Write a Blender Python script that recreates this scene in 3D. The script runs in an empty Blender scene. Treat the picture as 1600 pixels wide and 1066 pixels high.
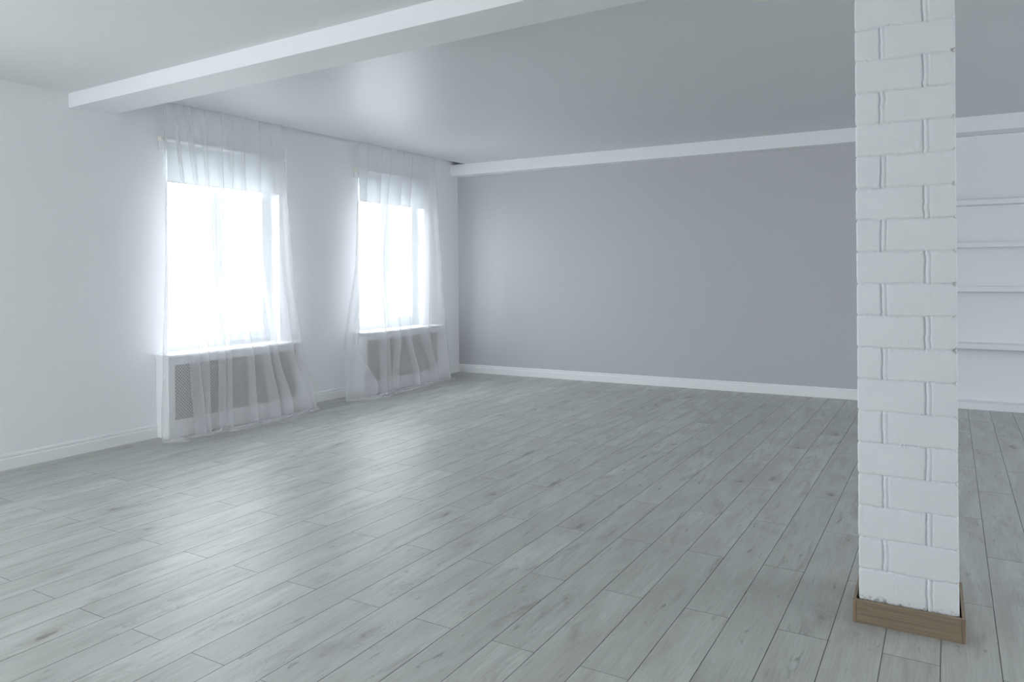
import bpy, bmesh, math, random
import numpy as np
from mathutils import Matrix, Vector

C = bpy.context.scene.collection
sc = bpy.context.scene
random.seed(7)
PI = math.pi

# ------------------------------------------------------------------ camera
cam_data = bpy.data.cameras.new('camera')
cam = bpy.data.objects.new('camera', cam_data)
C.objects.link(cam)
cam_data.sensor_width = 36.0
cam_data.lens = 36.0 * 1159.0 / 1600.0
cam_data.shift_y = -107.0 / 1600.0
cam_data.clip_start = 0.05
cam.matrix_world = (Matrix.Translation((0, 0, 1.46)) @ Matrix.Rotation(math.radians(29.47), 4, 'Z')
                    @ Matrix.Rotation(math.radians(90), 4, 'X') @ Matrix.Rotation(math.radians(-0.4236), 4, 'Z'))
sc.camera = cam

# ------------------------------------------------------------------ view, world
sc.view_settings.view_transform = 'Standard'
sc.view_settings.look = 'None'
sc.view_settings.gamma = 1.0
sc.view_settings.use_curve_mapping = False
sc.view_settings.exposure = 0.07
sc.cycles.use_denoising = True
sc.cycles.max_bounces = 14
sc.cycles.diffuse_bounces = 8
sc.cycles.transparent_max_bounces = 40
sc.cycles.sample_clamp_indirect = 20.0
sc.cycles.caustics_reflective = False
sc.cycles.caustics_refractive = False

SKY = 13.0
world = bpy.data.worlds.new('overcast_sky')
sc.world = world
world.use_nodes = True
wn, wl = world.node_tree.nodes, world.node_tree.links
bg = wn['Background']
tc = wn.new('ShaderNodeTexCoord')
sep = wn.new('ShaderNodeSeparateXYZ')
ramp = wn.new('ShaderNodeValToRGB')
wl.new(tc.outputs['Generated'], sep.inputs[0])
mr = wn.new('ShaderNodeMapRange')
mr.inputs['From Min'].default_value = -0.35
mr.inputs['From Max'].default_value = 0.6
wl.new(sep.outputs['Z'], mr.inputs['Value'])
wl.new(mr.outputs['Result'], ramp.inputs['Fac'])
ramp.color_ramp.elements[0].color = (0.54, 0.545, 0.56, 1)      # snowy light ground
ramp.color_ramp.elements[1].color = (0.915, 0.95, 1.015, 1)      # overcast sky
wl.new(ramp.outputs['Color'], bg.inputs['Color'])
bg.inputs['Strength'].default_value = SKY


def portal(loc, rot, sx, sy):
    d = bpy.data.lights.new('window_portal', 'AREA')
    d.shape = 'RECTANGLE'
    d.size, d.size_y = sx, sy
    d.cycles.is_portal = True
    o = bpy.data.objects.new('window_portal', d)
    o.location, o.rotation_euler = loc, rot
    C.objects.link(o)


# ------------------------------------------------------------------ dimensions (metres)
XL = -6.085          # inner face of the window wall
YF = 9.16            # face of the grey wall
XR = 5.2             # right wall
YB = -3.2            # wall behind the camera
WT = 0.36            # wall thickness
STEP = 2.61          # window rhythm
LIP = -5.84          # edge of the rear ceiling, curtain recess behind it


def rear_z(y):
    return 2.985 + 0.0096 * (y - 4.3)


# windows of the left wall: (y0, y1, z0, z1); the first two are in the photograph
OPEN = [(4.365, 5.70, 0.725, 2.59), (4.365 + STEP, 5.70 + STEP, 0.735, 2.62), (0.2, 1.6, 0.9, 2.4)]  # the third is out of view, added for its daylight
BACK_ADDED = [(-6.0, -4.3, 0.1, 2.85), (-4.2, -2.75, 0.1, 2.85)]  # unseen windows behind the camera, added and sized to light the room
RIGHT_ADDED = [(2.2, 4.4, 0.9, 2.5), (4.8, 7.0, 0.9, 2.5)]  # unseen windows, added to bring in daylight from the right
for (a, b, c, d) in OPEN:
    portal((XL - 0.30, (a + b) / 2, (c + d) / 2), (0, math.radians(-90), 0), d - c, b - a)
for (a, b, c, d) in BACK_ADDED:
    portal(((a + b) / 2, YB - 0.30, (c + d) / 2), (math.radians(90), 0, 0), b - a, d - c)
for (a, b, c, d) in RIGHT_ADDED:
    portal((XR + 0.30, (a + b) / 2, (c + d) / 2), (0, math.radians(90), 0), d - c, b - a)


# ------------------------------------------------------------------ materials
def new_mat(name):
    m = bpy.data.materials.new(name)
    m.use_nodes = True
    nt = m.node_tree
    return m, nt.nodes, nt.links, nt.nodes['Principled BSDF']


def N(nodes, t, **kw):
    n = nodes.new(t)
    for k, v in kw.items():
        if k in n.inputs:
            n.inputs[k].default_value = v
        else:
            setattr(n, k, v)
    return n


def painted(name, col, rough=0.6, spec=0.3, bump=0.0, scale=60, var=0.02):
    m, n, l, p = new_mat(name)
    t = N(n, 'ShaderNodeTexCoord')
    nz = N(n, 'ShaderNodeTexNoise', Scale=scale, Detail=4.0)
    l.new(t.outputs['Object'], nz.inputs['Vector'])
    mx = N(n, 'ShaderNodeMix', data_type='RGBA')
    mx.inputs[6].default_value = tuple(c * (1 - var) for c in col) + (1,)
    mx.inputs[7].default_value = tuple(min(1, c * (1 + var)) for c in col) + (1,)
    l.new(nz.outputs['Fac'], mx.inputs[0])
    l.new(mx.outputs[2], p.inputs['Base Color'])
    p.inputs['Roughness'].default_value = rough
    p.inputs['Specular IOR Level'].default_value = spec
    if bump:
        b = N(n, 'ShaderNodeBump', Strength=bump, Distance=0.002)
        l.new(nz.outputs['Fac'], b.inputs['Height'])
        l.new(b.outputs['Normal'], p.inputs['Normal'])
    return m


M_WALL = painted('white_wall_paint', (0.845, 0.85, 0.86), 0.7, 0.15, 0.15, 90)
M_GREY = painted('grey_wall_paint', (0.525, 0.532, 0.547), 0.55, 0.25, 0.12, 90)
M_CEIL = painted('matt_ceiling_paint', (0.80, 0.81, 0.82), 0.75, 0.1, 0.05, 60)
M_STRETCH = painted('satin_stretch_ceiling', (0.68, 0.695, 0.715), 0.38, 0.5, 0.0, 40, 0.01)
M_BEAM = painted('white_beam_paint', (0.865, 0.87, 0.885), 0.6, 0.2, 0.05, 60)
M_TRIM = painted('white_trim_paint', (0.84, 0.845, 0.85), 0.4, 0.4, 0.0, 60)
M_PVC = painted('white_window_plastic', (0.84, 0.85, 0.86), 0.35, 0.5, 0.0, 60)
M_FRAME = painted('white_window_frame', (0.62, 0.64, 0.65), 0.35, 0.4, 0.0, 60)
M_SHELF = painted('white_shelf_laminate', (0.80, 0.81, 0.835), 0.4, 0.4, 0.0, 60)
M_CREAM = painted('cream_plastic', (0.80, 0.77, 0.68), 0.4, 0.4, 0.0, 60)
M_SCREEN = painted('pale_perforated_board', (0.66, 0.65, 0.64), 0.6, 0.2, 0.0, 60)
M_HOLESHADE = painted('cover_hole_shade', (0.17, 0.17, 0.17), 0.8, 0.1)  # shade behind the lattice holes, put into the colour
M_DARKGAP = painted('dark_gap', (0.05, 0.05, 0.05), 0.9, 0.1)


def glass():
    m, n, l, p = new_mat('window_glass')
    n.remove(p)
    tr = N(n, 'ShaderNodeBsdfTransparent')
    tr.inputs['Color'].default_value = (0.95, 0.97, 0.97, 1)
    gl = N(n, 'ShaderNodeBsdfGlossy')
    gl.inputs['Roughness'].default_value = 0.02
    fr = N(n, 'ShaderNodeFresnel', IOR=1.45)
    mx = N(n, 'ShaderNodeMixShader')
    ge = N(n, 'ShaderNodeNewGeometry')
    om = N(n, 'ShaderNodeMath', operation='SUBTRACT')
    om.inputs[0].default_value = 1.0
    l.new(ge.outputs['Backfacing'], om.inputs[1])
    fm = N(n, 'ShaderNodeMath', operation='MULTIPLY')
    l.new(fr.outputs[0], fm.inputs[0])
    l.new(om.outputs[0], fm.inputs[1])
    l.new(fm.outputs[0], mx.inputs[0])      # reflect once, on the side the light meets first
    l.new(tr.outputs[0], mx.inputs[1])
    l.new(gl.outputs[0], mx.inputs[2])
    l.new(mx.outputs[0], n['Material Output'].inputs['Surface'])
    return m


def cloth(name, col, see, transl, weave=900, vary=0.06):
    """thin cloth: see-through between the threads (less at a slant, the threads overlap), part scattering"""
    m, n, l, p = new_mat(name)
    n.remove(p)
    t = N(n, 'ShaderNodeTexCoord')
    nz = N(n, 'ShaderNodeTexNoise', Scale=weave, Detail=2.0)
    l.new(t.outputs['Object'], nz.inputs['Vector'])
    mp = N(n, 'ShaderNodeMapRange')
    mp.inputs['To Min'].default_value = see - vary
    mp.inputs['To Max'].default_value = see + vary
    l.new(nz.outputs['Fac'], mp.inputs['Value'])
    ge = N(n, 'ShaderNodeNewGeometry')
    dt = N(n, 'ShaderNodeVectorMath', operation='DOT_PRODUCT')
    l.new(ge.outputs['Incoming'], dt.inputs[0])
    l.new(ge.outputs['Normal'], dt.inputs[1])
    ab = N(n, 'ShaderNodeMath', operation='ABSOLUTE')
    l.new(dt.outputs['Value'], ab.inputs[0])
    mxm = N(n, 'ShaderNodeMath', operation='MAXIMUM')
    mxm.inputs[1].default_value = 0.28
    l.new(ab.outputs[0], mxm.inputs[0])
    iv = N(n, 'ShaderNodeMath', operation='DIVIDE')
    iv.inputs[0].default_value = 1.0
    l.new(mxm.outputs[0], iv.inputs[1])
    pw = N(n, 'ShaderNodeMath', operation='POWER')
    l.new(mp.outputs[0], pw.inputs[0])
    l.new(iv.outputs[0], pw.inputs[1])
    df = N(n, 'ShaderNodeBsdfDiffuse')
    df.inputs['Color'].default_value = col + (1,)
    tl = N(n, 'ShaderNodeBsdfTranslucent')
    tl.inputs['Color'].default_value = col + (1,)
    m1 = N(n, 'ShaderNodeMixShader')
    m1.inputs[0].default_value = transl
    l.new(df.outputs[0], m1.inputs[1])
    l.new(tl.outputs[0], m1.inputs[2])
    tr = N(n, 'ShaderNodeBsdfTransparent')
    m2 = N(n, 'ShaderNodeMixShader')
    l.new(pw.outputs[0], m2.inputs[0])
    l.new(m1.outputs[0], m2.inputs[1])
    l.new(tr.outputs[0], m2.inputs[2])
    l.new(m2.outputs[0], n['Material Output'].inputs['Surface'])
    return m


M_GLASS = glass()
M_SHEER = cloth('white_sheer_voile', (0.87, 0.865, 0.885), 0.76, 0.09, 900, 0.01)
M_BLIND = cloth('white_blind_fabric', (0.80, 0.84, 0.86), 0.010, 0.08, 500, 0.004)


def floor_mat():
    m, n, l, p = new_mat('grey_oak_laminate')
    uv = N(n, 'ShaderNodeUVMap', uv_map='plank')
    at = N(n, 'ShaderNodeAttribute', attribute_name='rnd')
    sp = N(n, 'ShaderNodeSeparateXYZ')
    l.new(uv.outputs[0], sp.inputs[0])
    # grain space: x across the plank, y along it, z = plank id
    mu = N(n, 'ShaderNodeMath', operation='MULTIPLY')
    mu.inputs[1].default_value = 61.0
    l.new(at.outputs['Fac'], mu.inputs[0])
    cb = N(n, 'ShaderNodeCombineXYZ')
    l.new(sp.outputs['X'], cb.inputs['X'])
    l.new(sp.outputs['Y'], cb.inputs['Y'])
    l.new(mu.outputs[0], cb.inputs['Z'])

    def noise(sx, sy, detail, rough=0.55, dist=0.0):
        mp = N(n, 'ShaderNodeVectorMath', operation='MULTIPLY')
        mp.inputs[1].default_value = (sx, sy, 1)
        l.new(cb.outputs[0], mp.inputs[0])
        z = N(n, 'ShaderNodeTexNoise', Scale=1.0, Detail=detail, Roughness=rough, Distortion=dist)
        l.new(mp.outputs[0], z.inputs['Vector'])
        return z

    def rmp(src, stops):
        r = N(n, 'ShaderNodeValToRGB')
        e = r.color_ramp.elements
        e[0].position, e[0].color = stops[0][0], (stops[0][1],) * 3 + (1,)
        e[1].position, e[1].color = stops[-1][0], (stops[-1][1],) * 3 + (1,)
        for pos, v in stops[1:-1]:
            x = e.new(pos)
            x.color = (v, v, v, 1)
        l.new(src, r.inputs['Fac'])
        return r.outputs['Color']

    def mixc(fac, a, b):
        x = N(n, 'ShaderNodeMix', data_type='RGBA')
        if isinstance(fac, float):
            x.inputs[0].default_value = fac
        else:
            l.new(fac, x.inputs[0])
        for i, v in ((6, a), (7, b)):
            if isinstance(v, tuple):
                x.inputs[i].default_value = v + (1,)
            else:
                l.new(v, x.inputs[i])
        return x.outputs[2]

    tone = rmp(at.outputs['Fac'], [(0.0, 0.0), (1.0, 1.0)])
    base = mixc(tone, (0.48, 0.497, 0.468), (0.575, 0.588, 0.555))
    band = rmp(noise(9, 1.3, 4, 0.6, 0.6).outputs['Fac'], [(0.36, 1.0), (0.62, 0.0)])
    c = mixc(band, base, (0.445, 0.447, 0.418))
    blotch = rmp(noise(10, 1.9, 5, 0.62, 0.7).outputs['Fac'], [(0.54, 0.0), (0.74, 0.75)])
    c = mixc(blotch, c, (0.30, 0.285, 0.265))
    smear = rmp(noise(24, 4.2, 5, 0.65, 0.7).outputs['Fac'], [(0.625, 0.0), (0.71, 0.85)])
    c = mixc(smear, c, (0.23, 0.215, 0.20))
    fine = rmp(noise(170, 6.0, 3, 0.6, 0.3).outputs['Fac'], [(0.40, 0.0), (0.60, 1.0)])
    c2 = N(n, 'ShaderNodeMix', data_type='RGBA', blend_type='MULTIPLY')
    c2.inputs[0].default_value = 0.11
    l.new(c, c2.inputs[6])
    l.new(fine, c2.inputs[7])
    c = c2.outputs[2]
    # knots: sparse dark eyes with growth rings around
    kv = N(n, 'ShaderNodeVectorMath', operation='MULTIPLY')
    kv.inputs[1].default_value = (5.2, 2.1, 1)
    l.new(cb.outputs[0], kv.inputs[0])
    wob = noise(14, 8, 2)
    wv = N(n, 'ShaderNodeVectorMath', operation='MULTIPLY_ADD')
    wv.inputs[1].default_value = (0.5, 0.4, 0.0)
    l.new(wob.outputs['Color'], wv.inputs[0])
    l.new(kv.outputs[0], wv.inputs[2])
    vo = N(n, 'ShaderNodeTexVoronoi', voronoi_dimensions='3D', Scale=1.0)
    l.new(wv.outputs[0], vo.inputs['Vector'])
    sc_ = N(n, 'ShaderNodeSeparateColor')
    l.new(vo.outputs['Color'], sc_.inputs[0])
    pick = rmp(sc_.outputs[0], [(0.70, 0.0), (0.71, 1.0)])
    eye = rmp(vo.outputs['Distance'], [(0.06, 1.0), (0.15, 0.0)])
    halo = rmp(vo.outputs['Distance'], [(0.10, 0.8), (0.42, 0.0)])
    si = N(n, 'ShaderNodeMath', operation='MULTIPLY')
    si.inputs[1].default_value = 95.0
    l.new(vo.outputs['Distance'], si.inputs[0])
    sn = N(n, 'ShaderNodeMath', operation='SINE')
    l.new(si.outputs[0], sn.inputs[0])
    ring = rmp(sn.outputs[0], [(0.3, 0.25), (0.9, 0.8)])

    def mul(a, b):
        x = N(n, 'ShaderNodeMath', operation='MULTIPLY')
        l.new(a, x.inputs[0])
        l.new(b, x.inputs[1])
        return x.outputs[0]
    c = mixc(mul(mul(halo, ring), pick), c, (0.29, 0.27, 0.25))
    c = mixc(mul(eye, pick), c, (0.25, 0.23, 0.21))
    l.new(c, p.inputs['Base Color'])
    rg = N(n, 'ShaderNodeMapRange')
    rg.inputs['To Min'].default_value = 0.35
    rg.inputs['To Max'].default_value = 0.47
    l.new(noise(30, 5, 3).outputs['Fac'], rg.inputs['Value'])
    l.new(rg.outputs[0], p.inputs['Roughness'])
    p.inputs['Specular IOR Level'].default_value = 0.5
    b = N(n, 'ShaderNodeBump', Strength=0.12, Distance=0.001)
    l.new(fine, b.inputs['Height'])
    l.new(b.outputs['Normal'], p.inputs['Normal'])
    return m


M_FLOOR = floor_mat()
M_GROOVE = painted('floor_groove', (0.13, 0.12, 0.115), 0.9, 0.1)


def brick_mat():
    m, n, l, p = new_mat('white_painted_brick')
    t = N(n, 'ShaderNodeTexCoord')
    mp = N(n, 'ShaderNodeMapping')
    mp.inputs['Scale'].default_value = (1, 1, 0.16)
    l.new(t.outputs['Object'], mp.inputs[0])
    br = N(n, 'ShaderNodeTexNoise', Scale=150.0, Detail=4.0)
    l.new(mp.outputs[0], br.inputs['Vector'])
    nz = N(n, 'ShaderNodeTexNoise', Scale=9.0, Detail=5.0)
    l.new(t.outputs['Object'], nz.inputs['Vector'])
    mx = N(n, 'ShaderNodeMix', data_type='RGBA')
    mx.inputs[6].default_value = (0.78, 0.795, 0.81, 1)
    mx.inputs[7].default_value = (0.85, 0.86, 0.87, 1)
    l.new(nz.outputs['Fac'], mx.inputs[0])
    at = N(n, 'ShaderNodeAttribute', attribute_name='bare')
    gr = N(n, 'ShaderNodeTexNoise', Scale=180.0, Detail=3.0)
    l.new(t.outputs['Object'], gr.inputs['Vector'])
    bare = N(n, 'ShaderNodeMix', data_type='RGBA')
    bare.inputs[6].default_value = (0.30, 0.29, 0.27, 1)
    bare.inputs[7].default_value = (0.52, 0.50, 0.46, 1)
    l.new(gr.outputs['Fac'], bare.inputs[0])
    m2 = N(n, 'ShaderNodeMix', data_type='RGBA')
    l.new(at.outputs['Fac'], m2.inputs[0])
    l.new(mx.outputs[2], m2.inputs[6])
    l.new(bare.outputs[2], m2.inputs[7])
    l.new(m2.outputs[2], p.inputs['Base Color'])
    p.inputs['Roughness'].default_value = 0.55
    p.inputs['Specular IOR Level'].default_value = 0.3
    b = N(n, 'ShaderNodeBump', Strength=0.45, Distance=0.0015)
    l.new(br.outputs['Fac'], b.inputs['Height'])
    l.new(b.outputs['Normal'], p.inputs['Normal'])
    return m


M_BRICK = brick_mat()


def oak(name, axis, a=(0.215, 0.155, 0.105), b=(0.31, 0.235, 0.165)):
    m, n, l, p = new_mat(name)
    t = N(n, 'ShaderNodeTexCoord')
    mp = N(n, 'ShaderNodeMapping')
    s = [60, 60, 160]
    s[axis] = 4
    mp.inputs['Scale'].default_value = s
    l.new(t.outputs['Object'], mp.inputs[0])
    nz = N(n, 'ShaderNodeTexNoise', Scale=1.0, Detail=5.0, Distortion=0.5)
    l.new(mp.outputs[0], nz.inputs['Vector'])
    r = N(n, 'ShaderNodeValToRGB')
    r.color_ramp.elements[0].position = 0.3
    r.color_ramp.elements[0].color = a + (1,)
    r.color_ramp.elements[1].position = 0.7
    r.color_ramp.elements[1].color = b + (1,)
    l.new(nz.outputs['Fac'], r.inputs['Fac'])
    l.new(r.outputs['Color'], p.inputs['Base Color'])
    p.inputs['Roughness'].default_value = 0.5
    bp = N(n, 'ShaderNodeBump', Strength=0.3, Distance=0.001)
    l.new(nz.outputs['Fac'], bp.inputs['Height'])
    l.new(bp.outputs['Normal'], p.inputs['Normal'])
    return m


M_OAKX = oak('oak_board_across', 0)
M_OAKY = oak('oak_board_along', 1)
M_OAKEND = oak('oak_end_grain', 2, (0.20, 0.13, 0.09), (0.36, 0.26, 0.18))


# ------------------------------------------------------------------ mesh helpers
def obj(name, bm, mat, parent=None, smooth=False):
    me = bpy.data.meshes.new(name)
    bm.normal_update()
    bm.to_mesh(me)
    bm.free()
    mats = mat if isinstance(mat, (list, tuple)) else [mat]
    for m in mats:
        me.materials.append(m)
    if smooth:
        for p in me.polygons:
            p.use_smooth = True
    o = bpy.data.objects.new(name, me)
    C.objects.link(o)
    if parent is not None:
        o.parent = parent
    return o


def box(bm, x0, x1, y0, y1, z0, z1, mi=0):
    v = [bm.verts.new((x, y, z)) for z in (z0, z1) for y in (y0, y1) for x in (x0, x1)]
    for f in ((0, 2, 3, 1), (4, 5, 7, 6), (0, 1, 5, 4), (2, 6, 7, 3), (0, 4, 6, 2), (1, 3, 7, 5)):
        fc = bm.faces.new([v[i] for i in f])
        fc.material_index = mi
    return v


def hexa(bm, lo, hi):
    """lo, hi: four points each, counter-clockwise seen from above"""
    a = [bm.verts.new(p) for p in lo]
    b = [bm.verts.new(p) for p in hi]
    bm.faces.new(a[::-1])
    bm.faces.new(b)
    for i in range(4):
        j = (i + 1) % 4
        bm.faces.new((a[i], a[j], b[j], b[i]))


def bevel_all(bm, w, seg=2):
    bmesh.ops.bevel(bm, geom=list(bm.edges), offset=w, segments=seg, profile=0.5, affect='EDGES')


def cyl(bm, p0, p1, r, seg=20):
    p0, p1 = Vector(p0), Vector(p1)
    d = (p1 - p0)
    q = d.to_track_quat('Z', 'Y').to_matrix()
    ra, rb = [], []
    for i in range(seg):
        a = 2 * PI * i / seg
        o = q @ Vector((math.cos(a) * r, math.sin(a) * r, 0))
        ra.append(bm.verts.new(p0 + o))
        rb.append(bm.verts.new(p1 + o))
    bm.faces.new(ra[::-1])
    bm.faces.new(rb)
    for i in range(seg):
        j = (i + 1) % seg
        bm.faces.new((ra[i], ra[j], rb[j], rb[i]))


def structure(o):
    o['kind'] = 'structure'
    return o


def thing(name, loc, label, cat, group=None):
    o = bpy.data.objects.new(name, None)
    o.location = loc
    o.empty_display_size = 0.1
    C.objects.link(o)
    return tag(o, label, cat, group)


def tag(o, label, cat, group=None):
    o['label'], o['category'] = label, cat
    o['kind'] = 'thing'
    if group:
        o['group'] = group
    return o


def wall_boxes(bm, a0, a1, holes, zt, put):
    """wall with rectangular holes; put(a0, a1, z0, z1) adds one box"""
    hs = sorted(holes)
    cur = a0
    for (h0, h1, z0, z1) in hs:
        put(cur, h0, 0, zt)
        put(h0, h1, 0, z0)
        put(h0, h1, z1, zt)
        cur = h1
    put(cur, a1, 0, zt)


# ------------------------------------------------------------------ room shell
bm = bmesh.new()
wall_boxes(bm, YB - WT, YF + 0.45, OPEN, 3.25, lambda a, b, z0, z1: box(bm, XL - WT, XL, a, b, z0, z1))
structure(obj('wall_left', bm, M_WALL))

bm = bmesh.new()
wall_boxes(bm, XL, XR, BACK_ADDED, 3.25, lambda a, b, z0, z1: box(bm, a, b, YB - WT, YB, z0, z1))
structure(obj('wall_back', bm, M_WALL))

bm = bmesh.new()
wall_boxes(bm, YB - WT, YF + 0.45, RIGHT_ADDED, 3.25, lambda a, b, z0, z1: box(bm, XR, XR + WT, a, b, z0, z1))
structure(obj('wall_right', bm, M_WALL))

SHX = -0.42          # the grey wall ends here, the shelf recess begins
bm = bmesh.new()
box(bm, XL, SHX, YF, YF + 0.45, 0, 3.25)
structure(obj('wall_far', bm, M_GREY))
bm = bmesh.new()
box(bm, SHX, XR, YF + 0.115, YF + 0.45, 0, 3.25)
structure(obj('wall_recess', bm, M_WALL))

# ceilings: matt one in front of the beam, satin stretch ceiling behind it with a curtain recess


def beam_back(x):
    return 3.891 - 0.0481 * (x - XL)


def beam_front(x):
    return 3.474 - 0.0470 * (x - XL)


ZC = 2.941
bm = bmesh.new()
hexa(bm, [(XL, YB, ZC), (XR, YB, ZC), (XR, beam_back(XR) - .02, ZC), (XL, beam_back(XL) - .02, ZC)],
     [(XL, YB, 3.2), (XR, YB, 3.2), (XR, beam_back(XR) - .02, 3.2), (XL, beam_back(XL) - .02, 3.2)])
structure(obj('ceiling', bm, M_CEIL))
bm = bmesh.new()
y0a, y0b = beam_back(LIP) - .02, beam_back(XR) - .02
hexa(bm, [(LIP, y0a, rear_z(y0a)), (XR, y0b, rear_z(y0b)), (XR, YF + .115, rear_z(YF + .115)), (LIP, YF, rear_z(YF))],
     [(LIP, y0a, 3.2), (XR, y0b, 3.2), (XR, YF + .115, 3.2), (LIP, YF, 3.2)])
structure(obj('ceiling_rear', bm, M_STRETCH))
bm = bmesh.new()
box(bm, XL, LIP, beam_back(LIP) - .02, YF, 3.09, 3.2)
structure(obj('ceiling_recess', bm, M_CEIL))


# floor planks: 192 mm wide, half-bond, turned about one degree to the walls
def make_floor():
    th = math.radians(1.05)
    cs, sn = math.cos(th), math.sin(th)
    U0, P, L = 0.155, 0.192, 1.31
    verts, faces, uvs, rnd, mi = [], [], [], [], []
    rg = random.Random(11)
    gx, gy = 0.0012, 0.0010
    k0, k1 = int((U0 - 3.9) / P) - 2, int((U0 + 6.6) / P) + 3
    for k in range(k0, k1):
        u1 = U0 - k * P
        u0 = u1 - P
        v0 = (2.49 if k % 2 == 0 else 3.145)
        for j in range(-6, 7):
            va, vb = v0 + j * L, v0 + (j + 1) * L
            if vb < YB - .2 or va > YF + .5:
                continue
            r = rg.random()
            q = [(u0 + gx, va + gy), (u1 - gx, va + gy), (u1 - gx, vb - gy), (u0 + gx, vb - gy)]
            b = len(verts)
            for (u, v) in q:
                verts.append((u * cs + v * sn, -u * sn + v * cs, 0.0))
            for (u, v) in q:
                verts.append((u * cs + v * sn, -u * sn + v * cs, -0.006))
            lu = [(0, 0), (P, 0), (P, L), (0, L)]
            faces.append((b, b + 1, b + 2, b + 3))
            uvs += lu
            rnd.append(r)
            mi.append(0)
            for i in range(4):
                jn = (i + 1) % 4
                faces.append((b + i, b + 4 + i, b + 4 + jn, b + jn))
                uvs += [lu[i], lu[i], lu[jn], lu[jn]]
                rnd.append(r)
                mi.append(1)
    b = len(verts)
    verts += [(-6.6, YB - .5, -.006), (XR + .3, YB - .5, -.006), (XR + .3, YF + .7, -.006), (-6.6, YF + .7, -.006)]
    faces.append((b, b + 1, b + 2, b + 3))
    uvs += [(0, 0)] * 4
    rnd.append(0)
    mi.append(1)
    me = bpy.data.meshes.new('floor')
    me.from_pydata(verts, [], faces)
    ul = me.uv_layers.new(name='plank')
    ul.data.foreach_set('uv', [c for p in uvs for c in p])
    at = me.attributes.new('rnd', 'FLOAT', 'FACE')
    at.data.foreach_set('value', rnd)
    me.materials.append(M_FLOOR)
    me.materials.append(M_GROOVE)
    me.polygons.foreach_set('material_index', mi)
    o = bpy.data.objects.new('floor', me)
    C.objects.link(o)
    structure(o)


make_floor()

# baseboards: profile (offset from the wall, height)
PROF = [(0.0, 0.0), (0.0165, 0.0), (0.0165, 0.080), (0.0145, 0.0845), (0.0105, 0.087), (0.0095, 0.092), (0.0125, 0.095),
        (0.0125, 0.108), (0.0105, 0.114), (0.006, 0.118), (0.0, 0.118)]


def profile_run(bm, p0, p1, nrm):
    p0, p1, nrm = Vector(p0), Vector(p1), Vector(nrm)
    ra = [bm.verts.new(p0 + nrm * d + Vector((0, 0, z))) for d, z in PROF]
    rb = [bm.verts.new(p1 + nrm * d + Vector((0, 0, z))) for d, z in PROF]
    for i in range(len(PROF) - 1):
        bm.faces.new((ra[i], ra[i + 1], rb[i + 1], rb[i]))
    bm.faces.new(ra[::-1])
    bm.faces.new(rb)


COV = [(4.237, 5.825), (4.237 + STEP, 5.825 + STEP)]      # radiator covers along the wall
bm = bmesh.new()
for (a, b) in ((YB, COV[0][0]), (COV[0][1], COV[1][0]), (COV[1][1], YF)):
    profile_run(bm, (XL, a, 0), (XL, b, 0), (1, 0, 0))
bmesh.ops.recalc_face_normals(bm, faces=bm.faces)
structure(obj('baseboard_left', bm, M_TRIM))
bm = bmesh.new()
profile_run(bm, (XL + 0.0165, YF, 0), (SHX, YF, 0), (0, -1, 0))
bmesh.ops.recalc_face_normals(bm, faces=bm.faces)
structure(obj('baseboard_far', bm, M_TRIM))


# ------------------------------------------------------------------ beams
def finish_beam(bm):
    bmesh.ops.recalc_face_normals(bm, faces=bm.faces)
    bevel_all(bm, 0.003, 2)


CX0, CX1, CY0, CY1 = -0.271, 0.088, 3.395, 3.750      # brick column


def front_beam(xa, xb, parent):
    bm = bmesh.new()
    tilt = 0.030
    a, b, c, d = beam_front(xa), beam_front(xb), beam_back(xb), beam_back(xa)
    za = 2.823
    hexa(bm, [(xa, a, za), (xb, b, za), (xb, c, za + tilt), (xa, d, za + tilt)],
         [(xa, a, ZC), (xb, b, ZC), (xb, c, 2.975), (xa, d, 2.975)])
    finish_beam(bm)
    return obj('ceiling_beam', bm, M_BEAM, parent)


tag(front_beam(XL, CX0 - 0.004, None), 'nearest white ceiling beam running diagonally overhead from the window wall to the brick column', 'beam')
structure(front_beam(CX1 + 0.004, XR, None)).name = 'trim_1'
bm = bmesh.new()
hexa(bm, [(XL, 8.97, 2.873), (XR, 8.97, 2.873), (XR, YF, 2.873), (XL, YF, 2.873)],
     [(XL, 8.97, rear_z(8.97)), (XR, 8.97, rear_z(8.97)), (XR, YF, rear_z(YF)), (XL, YF, rear_z(YF))])
finish_beam(bm)
box(bm, SHX, XR, YF, YF + 0.114, 2.873, rear_z(YF))
tag(obj('ceiling_beam', bm, M_BEAM), 'low white boxed beam along the top of the far grey wall and the shelves', 'beam')


# ------------------------------------------------------------------ brick column
def vnoise(x, y, seed):
    """smooth value noise on arrays"""
    xi, yi = np.floor(x).astype(np.int64), np.floor(y).astype(np.int64)
    fx, fy = x - xi, y - yi
    fx, fy = fx * fx * (3 - 2 * fx), fy * fy * (3 - 2 * fy)

    def h(a, b):
        n = (a * 374761393 + b * 668265263 + seed * 1442695041) & 0x7fffffff
        n = ((n ^ (n >> 13)) * 1274126177) & 0x7fffffff
        n = n ^ (n >> 16)
        return (n & 0xffff) / 65535.0
    return (h(xi, yi) * (1 - fx) + h(xi + 1, yi) * fx) * (1 - fy) + (h(xi, yi + 1) * (1 - fx) + h(xi + 1, yi + 1) * fx) * fy


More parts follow.
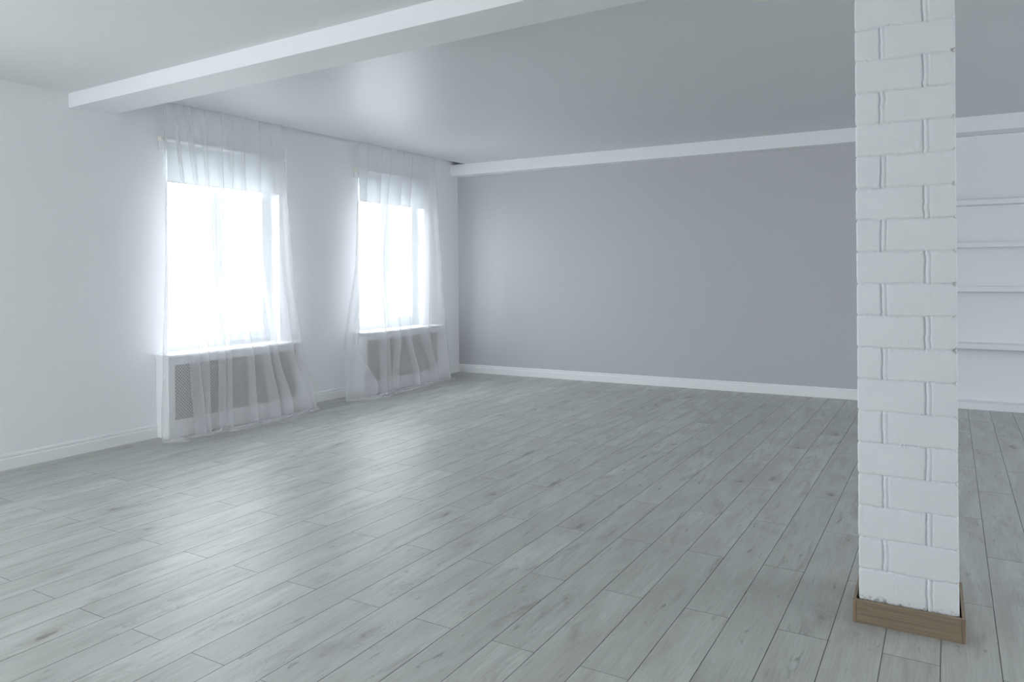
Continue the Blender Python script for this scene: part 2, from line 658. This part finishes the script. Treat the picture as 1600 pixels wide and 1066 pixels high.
def make_column():
    W, D, R = CX1 - CX0, CY1 - CY0, 0.007
    Z0, CH = 0.087, 0.1316
    # perimeter samples: (face, u along the face, position, normal)
    pts = []

    def face(n, p0, d, nrm, length, f):
        for t in np.linspace(R, length - R, n, endpoint=True):
            pts.append((f, t, p0[0] + d[0] * t, p0[1] + d[1] * t, nrm[0], nrm[1]))

    def corner(cx, cy, a0, f, at_end, length):
        for i in range(1, 6):
            a = a0 + (PI / 2) * i / 6
            u = length - R + R * min(1, i / 3) if i <= 3 else -1
            ff, uu = (f, length - R * (1 - i / 3.0)) if i <= 3 else ((f + 1) % 4, R * (i - 3) / 3.0)
            pts.append((ff, uu, cx + math.cos(a) * R, cy + math.sin(a) * R, math.cos(a), math.sin(a)))
    # front (facing -y): left to right
    face(150, (CX0, CY0), (1, 0), (0, -1), W, 0)
    corner(CX1 - R, CY0 + R, -PI / 2, 0, True, W)
    face(60, (CX1, CY0), (0, 1), (1, 0), D, 1)
    corner(CX1 - R, CY1 - R, 0, 1, True, D)
    face(60, (CX1, CY1), (-1, 0), (0, 1), W, 2)
    corner(CX0 + R, CY1 - R, PI / 2, 2, True, W)
    face(60, (CX0, CY1), (0, -1), (-1, 0), D, 3)
    corner(CX0 + R, CY0 + R, PI, 3, True, D)
    A = np.array(pts)
    nz = 1180
    zs = np.linspace(0.0, 2.94, nz)
    F = np.repeat(A[:, 0][None, :], nz, 0)
    U = np.repeat(A[:, 1][None, :], nz, 0)
    Z = np.repeat(zs[:, None], len(A), 1)
    seedu = U + F * 7.0
    Zw = Z + 0.0042 * (vnoise(seedu * 22, Z * 9, 1) - .5) + 0.003 * (vnoise(seedu * 120, Z * 120, 2) - .5)
    q = (Zw - Z0) / CH
    n = np.floor(q).astype(int)
    dz = np.minimum(q - n, n + 1 - q) * CH                       # distance to the bed joint
    even = (n % 2 == 0)
    flip = ((F % 2) == 1)
    Wf = np.where(F % 2 == 0, W, D)
    jl, jr = 0.0955, Wf - 0.108
    ju = np.where(even ^ flip, jr, jl) + 0.006 * (vnoise(n * 3.7 + F * 5, n * 1.3, 8) - .5)
    duw = 0.004 * (vnoise(seedu * 12, Z * 38, 3) - .5) + 0.002 * (vnoise(seedu * 100, Z * 130, 4) - .5)
    du = U - ju + duw
    corner_d = np.minimum(U, Wf - U)
    # heights
    hb = 0.0022 * (vnoise(n * 5.1 + F * 3, np.where(du > 0, 9.3, 2.1) + n * 0.7, 5) - .5)
    lump = 0.0012 * (vnoise(seedu * 35, Z * 35, 6) - .5) + 0.0007 * (vnoise(seedu * 150, Z * 60, 7) - .5)
    open_ = 0.45 + 0.55 * vnoise(seedu * 9, n * 3.3 + 20, 9)
    bed = np.exp(-(dz / 0.0023) ** 2) * (0.0100 * open_) + np.exp(-(dz / 0.010) ** 2) * 0.0016
    # head joint: dark slot to the left, a raised smear of mortar to the right
    slot = np.exp(-((du + 0.003) / 0.0029) ** 2) * 0.0115
    ridge = np.exp(-((du - 0.0065) / 0.0042) ** 2) * 0.0022 * (0.4 + 1.2 * vnoise(seedu * 3, Z * 22, 10))
    slot2 = np.exp(-((du - 0.0165) / 0.0028) ** 2) * 0.0065 * vnoise(seedu * 2, Z * 12 + 40, 11)
    drag = np.exp(-((du + 0.012) / 0.004) ** 2) * 0.0022 * np.clip(vnoise(seedu * 2, Z * 16 + 80, 12) - .4, 0, 1)
    H = hb + lump - bed - slot + ridge - slot2 - drag
    # crumbs of mortar along the joints
    crumb = np.clip(vnoise(seedu * 230, Z * 230, 13) - 0.66, 0, 1) * 0.012 * np.exp(-(dz / 0.010) ** 2)
    H = H + crumb
    # corners are knocked back at the joints
    chip = np.exp(-(dz / 0.0055) ** 2) * np.exp(-(corner_d / 0.008) ** 2) * (0.003 + 0.011 * vnoise(n * 7.7 + np.round(q) * 3.1, F * 0 + (U > Wf / 2) * 5.5 + F, 14))
    H = H - chip
    # bare mortar showing at the right front edge and at the foot
    k = vnoise(np.round(q) * 9.31 + 3, np.round(q) * 2.17 + (F == 0), 15)
    right = (F == 0) * np.exp(-((Wf - U) / 0.016) ** 2) + (F == 1) * np.exp(-(U / 0.012) ** 2)
    bare = np.clip(right * np.exp(-(dz / 0.011) ** 2) * (0.1 + 1.9 * k * k) - 0.34 + 0.5 * (vnoise(seedu * 160, Z * 160, 16) - .5), 0, 1) * 2.2
    foot = np.clip((0.118 - Z) / 0.02, 0, 1) * np.clip(vnoise(seedu * 130, Z * 130, 17) - .62, 0, 1) * 4
    bare = np.clip(bare + foot, 0, 1)
    X = A[:, 2][None, :] + A[:, 4][None, :] * H
    Y = A[:, 3][None, :] + A[:, 5][None, :] * H
    co = np.stack([X, Y, Z], -1).reshape(-1, 3)
    m_ = len(A)
    i = np.arange(nz - 1)[:, None] * m_
    j = np.arange(m_)[None, :]
    jn = (j + 1) % m_
    quads = np.stack([i + j, i + jn, i + m_ + jn, i + m_ + j], -1).reshape(-1, 4)
    me = bpy.data.meshes.new('brick_column')
    me.vertices.add(len(co))
    me.vertices.foreach_set('co', co.ravel())
    nf = len(quads)
    top = (np.arange(m_) + (nz - 1) * m_)
    me.loops.add(nf * 4 + m_)
    me.polygons.add(nf + 1)
    me.loops.foreach_set('vertex_index', np.concatenate([quads.ravel(), top]))
    me.polygons.foreach_set('loop_start', np.concatenate([np.arange(nf) * 4, [nf * 4]]))
    me.update(calc_edges=True)
    me.validate()
    at = me.attributes.new('bare', 'FLOAT', 'POINT')
    at.data.foreach_set('value', bare.ravel().astype(np.float32))
    me.polygons.foreach_set('use_smooth', [True] * len(me.polygons))
    me.materials.append(M_BRICK)
    o = bpy.data.objects.new('brick_column', me)
    C.objects.link(o)
    tag(o, 'square white painted brick column standing on the floor at right', 'column')


make_column()

# timber box around the foot of the column
t = thing('wooden_skirting', (-0.09, 3.565, 0), 'brown oak board skirting boxed around the foot of the brick column', 'skirting')


def board(x0, x1, y0, y1, mat, name='board'):
    bm = bmesh.new()
    ox, oy = -0.09, 3.565
    box(bm, x0 - ox, x1 - ox, y0 - oy, y1 - oy, 0, 0.096)
    bevel_all(bm, 0.0012, 2)
    return obj(name, bm, mat, t)


board(-0.2795, 0.0965, 3.3735, 3.3855, M_OAKX)
board(-0.2795, 0.0965, 3.757, 3.769, M_OAKX)
bl = board(-0.2915, -0.2797, 3.3715, 3.769, M_OAKY, 'side_board')
br_ = board(0.0967, 0.1085, 3.3715, 3.769, M_OAKY, 'side_board')
for o in (bl, br_):
    o.data.materials.append(M_OAKEND)
    for p in o.data.polygons:
        if p.normal.y < -0.9:
            p.material_index = 1


# ------------------------------------------------------------------ windows
def frame_ring(bm, x0, x1, a0, a1, z0, z1, wl_, wr, wb, wt):
    box(bm, x0, x1, a0, a0 + wl_, z0, z1)
    box(bm, x0, x1, a1 - wr, a1, z0, z1)
    box(bm, x0, x1, a0 + wl_, a1 - wr, z0, z0 + wb)
    box(bm, x0, x1, a0 + wl_, a1 - wr, z1 - wt, z1)


def window_left(idx, y0, y1, z0, z1):
    """two-light plastic window: fixed pane on the left, opening sash on the right"""
    w = bpy.data.objects.new('window_%d' % idx, None)
    w.location = (XL, y0, z0)
    C.objects.link(w)
    structure(w)
    W, H = y1 - y0, z1 - z0
    fx0, fx1 = -0.19, -0.12
    ms = 0.575
    bm = bmesh.new()
    frame_ring(bm, fx0, fx1, 0, W, 0.0, H, 0.066, 0.066, 0.075, 0.066)
    box(bm, fx0, fx1, ms, ms + 0.066, 0.075, H - 0.066)
    bevel_all(bm, 0.004, 2)
    obj('window_frame', bm, M_FRAME, w)
    bm = bmesh.new()
    frame_ring(bm, -0.165, -0.105, ms + 0.052, W - 0.05, 0.06, H - 0.052, 0.088, 0.088, 0.085, 0.085)
    bevel_all(bm, 0.005, 2)
    s = obj('sash', bm, M_FRAME, w)
    bm = bmesh.new()
    box(bm, -0.105, -0.092, ms + 0.085, ms + 0.112, H * 0.45, H * 0.45 + 0.07)
    box(bm, -0.092, -0.078, ms + 0.09, ms + 0.107, H * 0.45 - 0.07, H * 0.45 + 0.045)
    bevel_all(bm, 0.003, 2)
    obj('handle', bm, M_FRAME, s)
    for (a, b, c, d) in ((0.066, ms, 0.075, H - 0.066), (ms + 0.14, W - 0.138, 0.145, H - 0.137)):
        bm = bmesh.new()
        box(bm, -0.150, -0.146, a - .004, b + .004, c - .004, d + .004)
        obj('pane', bm, M_GLASS, w)
    return w


for i, (a, b, c, d) in enumerate(OPEN):
    window_left(i + 1, a, b, c, d)
for i, (a, b, c, d) in enumerate(BACK_ADDED):
    w = window_left(4 + i, 0, b - a, c, d)  # added windows, out of view, for front light
    w.location = (b, YB, c)
    w.rotation_euler = (0, 0, PI / 2)
for i, (a, b, c, d) in enumerate(RIGHT_ADDED):
    w = window_left(4 + len(BACK_ADDED) + i, 0, b - a, c, d)  # added windows, out of view, for side light
    w.location = (XR, b, c)
    w.rotation_euler = (0, 0, PI)


# ------------------------------------------------------------------ radiator covers, sills, blinds
CF = XL + 0.178        # front of the covers


def radiator_cover(y0, label):
    t = thing('radiator_cover', (XL, y0, 0), label, 'radiator cover', 'radiator covers under the windows')
    L, D, H = 1.588, 0.178, 0.718
    px0, px1, pz0, pz1 = 0.062, 1.512, 0.155, 0.652       # opening for the screen
    bm = bmesh.new()
    f0, f1 = D - 0.018, D
    box(bm, f0, f1, 0, px0, 0, H)
    box(bm, f0, f1, px1, L, 0, H)
    box(bm, f0, f1, px0, px1, 0, pz0)
    box(bm, f0, f1, px0, px1, pz1, H)
    box(bm, 0.001, f0, 0, 0.018, 0, H)
    box(bm, 0.001, f0, L - 0.018, L, 0, H)
    obj('cover_frame', bm, M_TRIM, t)
    # screen of diagonal lattice, every opening a real hole
    bm = bmesh.new()
    p = 0.030
    hs = 0.0088
    vs = {}

    def v(a, b):
        k = (round(a, 5), round(b, 5))
        if k not in vs:
            vs[k] = bm.verts.new((0, k[0], k[1]))
        return vs[k]
    ny, nz = int((px1 - px0) / p) + 2, int((pz1 - pz0) / p) + 2
    for i in range(ny * 2):
        for j in range(nz * 2):
            if (i + j) % 2:
                continue
            cy, cz = px0 - 0.012 + i * p / 2, pz0 - 0.012 + j * p / 2
            if not (px0 - .014 < cy < px1 + .014 and pz0 - .014 < cz < pz1 + .014):
                continue
            o = [v(cy + p / 2, cz), v(cy, cz + p / 2), v(cy - p / 2, cz), v(cy, cz - p / 2)]
            h = [v(cy + hs, cz), v(cy, cz + hs), v(cy - hs, cz), v(cy, cz - hs)]
            for q in range(4):
                r = (q + 1) % 4
                bm.faces.new((o[q], o[r], h[r], h[q]))
    for vert in bm.verts:
        vert.co.x = D - 0.0085
        vert.co.y = min(max(vert.co.y, px0 - 0.03), px1 + 0.03)
    s = obj('perforated_screen', bm, M_SCREEN, t)
    md = s.modifiers.new('thickness', 'SOLIDIFY')
    md.thickness = 0.004
    md.offset = -1
    bm = bmesh.new()
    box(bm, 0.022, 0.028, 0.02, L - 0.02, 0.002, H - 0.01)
    obj('back_panel', bm, M_HOLESHADE, t)  # dark sheet added so the screen holes read as shaded
    return t


def window_sill(y0, yo0, yo1, zt, label):
    """sill board: over the cover with a rounded nose, and back into the window reveal"""
    bm = bmesh.new()
    a, b = y0 - 0.012, y0 + 1.588 + 0.012
    box(bm, XL + 0.0005, CF + 0.024, a, b, zt - 0.026, zt)
    bmesh.ops.bevel(bm, geom=[e for e in bm.edges if all(vv.co.x > CF for vv in e.verts)], offset=0.006, segments=3, affect='EDGES')
    box(bm, XL - 0.119, XL + 0.0005, yo0 + 0.001, yo1 - 0.001, zt - 0.018, zt)
    return tag(obj('window_sill', bm, M_PVC), label, 'window sill', 'window sills above the radiator covers')


def roller_blind(y0, z, label):
    Lr = 1.49
    t = thing('roller_blind', (XL, y0, z), label, 'roller blind', 'roller blinds above the windows')
    xt = 0.040
    bm = bmesh.new()
    cyl(bm, (xt, 0.012, 0), (xt, Lr - 0.012, 0), 0.014, 24)
    obj('roller_tube', bm, M_PVC, t, True)
    for a in (0.0, Lr - 0.012):
        bm = bmesh.new()
        cyl(bm, (xt, a, 0), (xt, a + 0.012, 0), 0.0235, 28)
        box(bm, 0.001, xt, a + 0.003, a + 0.009, -0.015, 0.015)
        obj('end_bracket', bm, M_CREAM if a == 0 else M_PVC, t)
    bm = bmesh.new()
    box(bm, 0.004, 0.018, 0.014, Lr - 0.014, -0.098, -0.012)
    bevel_all(bm, 0.003, 2)
    obj('headrail', bm, M_PVC, t)
    # cloth, from the tube down in front of the glass
    bm = bmesh.new()
    a, b = 0.085, Lr - 0.075
    rows = [(0.026, 0.0), (0.0245, -0.05), (0.024, -0.12), (0.024, -0.375)]
    pr = [(bm.verts.new((x, a, zz)), bm.verts.new((x, b, zz))) for x, zz in rows]
    for i in range(len(pr) - 1):
        bm.faces.new((pr[i][0], pr[i][1], pr[i + 1][1], pr[i + 1][0]))
    c = obj('blind_cloth', bm, M_BLIND, t)
    bm = bmesh.new()
    cyl(bm, (0.024, a, -0.378), (0.024, b, -0.378), 0.005, 12)
    obj('bottom_bar', bm, M_PVC, t, True)
    bm = bmesh.new()
    for dx in (-0.016, 0.016):
        cyl(bm, (xt + dx, Lr + 0.004, 0.004), (xt + dx, Lr + 0.012, -1.2), 0.0018, 8)
    obj('pull_cord', bm, M_PVC, t)
    return t


NEAR, FAR_ = 'under the nearer window on the left', 'under the farther window by the far corner'
radiator_cover(COV[0][0], 'white radiator cover with perforated lattice screen under the nearer left window')
radiator_cover(COV[1][0], 'white radiator cover with perforated lattice screen under the farther window beside the grey wall')
window_sill(COV[0][0], OPEN[0][0], OPEN[0][1], 0.745, 'white sill board on the radiator cover of the nearer window')
window_sill(COV[1][0], OPEN[1][0], OPEN[1][1], 0.752, 'white sill board on the radiator cover of the farther window')
roller_blind(4.262, 2.692, 'white roller blind behind the sheer curtain of the nearer window')
roller_blind(4.262 + STEP, 2.725, 'white roller blind behind the sheer curtain of the farther window')

# ------------------------------------------------------------------ sheer curtains
# folds of each curtain along the wall, (start, end) of every doubled-over fold at four heights
C1 = [(3.06, [(4.192, 4.217), (4.268, 4.288), (4.392, 4.445), (4.568, 4.596), (4.745, 4.782), (4.893, 4.915), (4.991, 5.046), (5.204, 5.237), (5.353, 5.378), (5.506, 5.541)]),
      (1.65, [(4.195, 4.233), (4.449, 4.462), (4.579, 4.600), (4.670, 4.691), (4.807, 4.830), (4.904, 4.927), (5.073, 5.097), (5.249, 5.282), (5.442, 5.511), (5.598, 5.661)]),
      (0.62, [(4.150, 4.213), (4.428, 4.509), (4.522, 4.619), (4.740, 4.799), (4.850, 4.873), (5.087, 5.135), (5.264, 5.347), (5.415, 5.457), (5.605, 5.668), (5.722, 5.786)]),
      (0.12, [(4.104, 4.197), (4.444, 4.546), (4.539, 4.601), (4.707, 4.772), (4.809, 4.853), (5.083, 5.146), (5.325, 5.444), (5.512, 5.618), (5.735, 5.874), (5.874, 5.950)])]
C2 = [(3.06, [(6.749, 6.783), (6.852, 6.898), (7.100, 7.160), (7.334, 7.360), (7.488, 7.620), (7.728, 7.796), (8.021, 8.122), (8.195, 8.254)]),
      (1.65, [(6.669, 6.737), (6.828, 6.850), (7.038, 7.074), (7.147, 7.171), (7.384, 7.409), (7.592, 7.632), (8.033, 8.120), (8.328, 8.389)]),
      (0.62, [(6.453, 6.571), (6.615, 6.670), (7.069, 7.184), (7.209, 7.246), (7.372, 7.481), (7.632, 7.700), (7.906, 8.106), (8.374, 8.466)]),
      (0.12, [(6.425, 6.565), (6.856, 6.973), (7.080, 7.153), (7.214, 7.251), (7.289, 7.390), (7.760, 7.815), (8.142, 8.230), (8.427, 8.520)])]


def catmull(P, n):
    out = []
    m = len(P)
    for i in range(m - 1):
        p0, p1, p2, p3 = P[max(i - 1, 0)], P[i], P[i + 1], P[min(i + 2, m - 1)]
        for k in range(n):
            s = k / n
            out.append(0.5 * ((2 * p1) + (p2 - p0) * s + (2 * p0 - 5 * p1 + 4 * p2 - p3) * s * s + (3 * p1 - p0 - 3 * p2 + p3) * s ** 3))
    out.append(P[-1])
    return np.array(out)


def curtain(levels, hem, label, seed):
    rg = random.Random(seed)
    zk = [l[0] for l in levels]
    keys = []
    for (z, bands) in levels:
        row = []
        for i, (s, e) in enumerate(bands):
            if i == 0:
                row += [s, e - 0.3 * (e - s)]
            elif i == len(bands) - 1:
                row += [e, s, e]
            else:
                row += [e, s]
        keys.append(row)
    K = np.array(keys)                               # level x control point
    ncp = K.shape[1]
    side = np.array([0.0] + [1 if i % 2 else -1 for i in range(ncp - 1)], float)
    zrows = list(np.linspace(3.10, 0.78, 44)) + list(np.linspace(0.76, 0.10, 26)) + [0.075, 0.05, 0.03, 0.016, 0.008]
    rows = []
    for z in zrows:
        zz = min(max(z, zk[-1]), zk[0])
        for i in range(3):
            if zk[i] >= zz >= zk[i + 1]:
                break
        f = (zk[i] - zz) / (zk[i] - zk[i + 1])
        f = f if i == 0 else f * f * (3 - 2 * f) * 0.5 + f * 0.5
        yrow = K[i] * (1 - f) + K[i + 1] * f
        amp = 0.009 + 0.008 * min(1, max(0, (2.9 - z) / 2.2))
        base = -5.885 + (0.022 * min(1, (3.1 - z) / 2.3) if z > 0.76 else 0.022 + 0.045 * ((0.76 - z) / 0.76) ** 1.4)
        ctrl = np.stack([base + side * amp, yrow], -1)
        rows.append([(p[0], p[1], z) for p in catmull(ctrl, 7)])
    # the last hand's breadth of cloth lies gathered on the floor: out, a roll back over itself, out again
    last = np.array(rows[-1])
    ph = [rg.random() * 6.28 for _ in range(6)]
    path = [(0.25, 0.006), (0.5, 0.005), (0.8, 0.010), (1.0, 0.020), (0.93, 0.030), (0.72, 0.026), (0.55, 0.020), (0.62, 0.012),
            (0.85, 0.014), (1.05, 0.010), (1.2, 0.004), (1.3, 0.003)]
    for r, (s, zb) in enumerate(path):
        row = []
        for (x, y, z) in last:
            tx = np.interp(y, [h[0] for h in hem], [h[1] for h in hem]) + 0.045
            d = max(0.03, tx - x)
            w1 = math.sin(y * 15 + ph[0]) * 0.5 + math.sin(y * 37 + ph[1]) * 0.5
            w2 = math.sin(y * 23 + ph[2] + r * 0.25)
            gather = 0.55 + 0.45 * math.sin(y * 9 + ph[3]) * math.sin(y * 21 + ph[4])
            lift = zb * (0.6 + 1.5 * max(0.0, w1)) if r < len(path) - 2 else zb
            row.append((x + d * s + 0.010 * w2 * min(1, s), y + 0.014 * s * math.sin(y * 33 + ph[5]), max(0.0025, lift * gather + 0.0015)))
        rows.append(row)
    V = [p for r in rows for p in r]
    m = len(rows[0])
    F = [(i * m + j, (i + 1) * m + j, (i + 1) * m + j + 1, i * m + j + 1) for i in range(len(rows) - 1) for j in range(m - 1)]
    me = bpy.data.meshes.new('sheer_curtain')
    me.from_pydata(V, [], F)
    me.materials.append(M_SHEER)
    me.polygons.foreach_set('use_smooth', [True] * len(F))
    o = bpy.data.objects.new('sheer_curtain', me)
    C.objects.link(o)
    return tag(o, label, 'curtain', 'sheer curtains on the window wall')


curtain(C1, [(4.10, -5.86), (4.20, -5.735), (4.45, -5.80), (4.73, -5.745), (5.45, -5.73), (5.75, -5.76), (6.0, -5.84)],
        'nearer sheer white curtain, ceiling to floor, over the left window below the diagonal beam', 3)
curtain(C2, [(6.40, -5.85), (6.65, -5.70), (6.85, -5.66), (7.1, -5.74), (7.75, -5.73), (8.2, -5.80), (8.5, -5.77)],
        'farther sheer white curtain, ceiling to floor, over the window next to the grey wall', 5)

# ------------------------------------------------------------------ shelving in the recess
t = thing('built_in_bookcase', (SHX, YF, 0), 'white built-in shelving along the far wall, behind and right of the brick column', 'bookcase')
SW = XR - SHX
bm = bmesh.new()
box(bm, 0.0, SW - 0.002, 0.095, 0.113, 0.0, 2.87)
obj('back_panel', bm, M_SHELF, t)
for xa in (0.0, SW - 0.032):
    bm = bmesh.new()
    box(bm, xa, xa + 0.03, -0.10, 0.095, 0.0, 2.87)
    bevel_all(bm, 0.0015, 2)
    obj('side_panel', bm, M_SHELF, t)
for zb in (2.127, 1.686, 1.226, 0.631):
    bm = bmesh.new()
    box(bm, 0.03, SW - 0.032, -0.10, 0.095, zb, zb + 0.054)
    bevel_all(bm, 0.002, 2)
    obj('shelf', bm, M_SHELF, t)
bm = bmesh.new()
box(bm, 0.03, SW - 0.032, -0.085, 0.095, 0.0, 0.072)
obj('plinth', bm, M_SHELF, t)

# ------------------------------------------------------------------ small round fixture on the rear ceiling
zf = rear_z(4.20)
t = thing('ceiling_fixture', (-0.79, 4.20, zf), 'small round cream fixture on the rear ceiling, cut by the top of the frame', 'ceiling fixture')
bm = bmesh.new()
cyl(bm, (0, 0, -0.012), (0, 0, 0), 0.062, 40)
obj('mounting_plate', bm, M_CREAM, t)
bm = bmesh.new()
cyl(bm, (0, 0, -0.036), (0, 0, -0.012), 0.052, 40)
bevel_all(bm, 0.002, 2)
obj('housing', bm, M_CREAM, t)
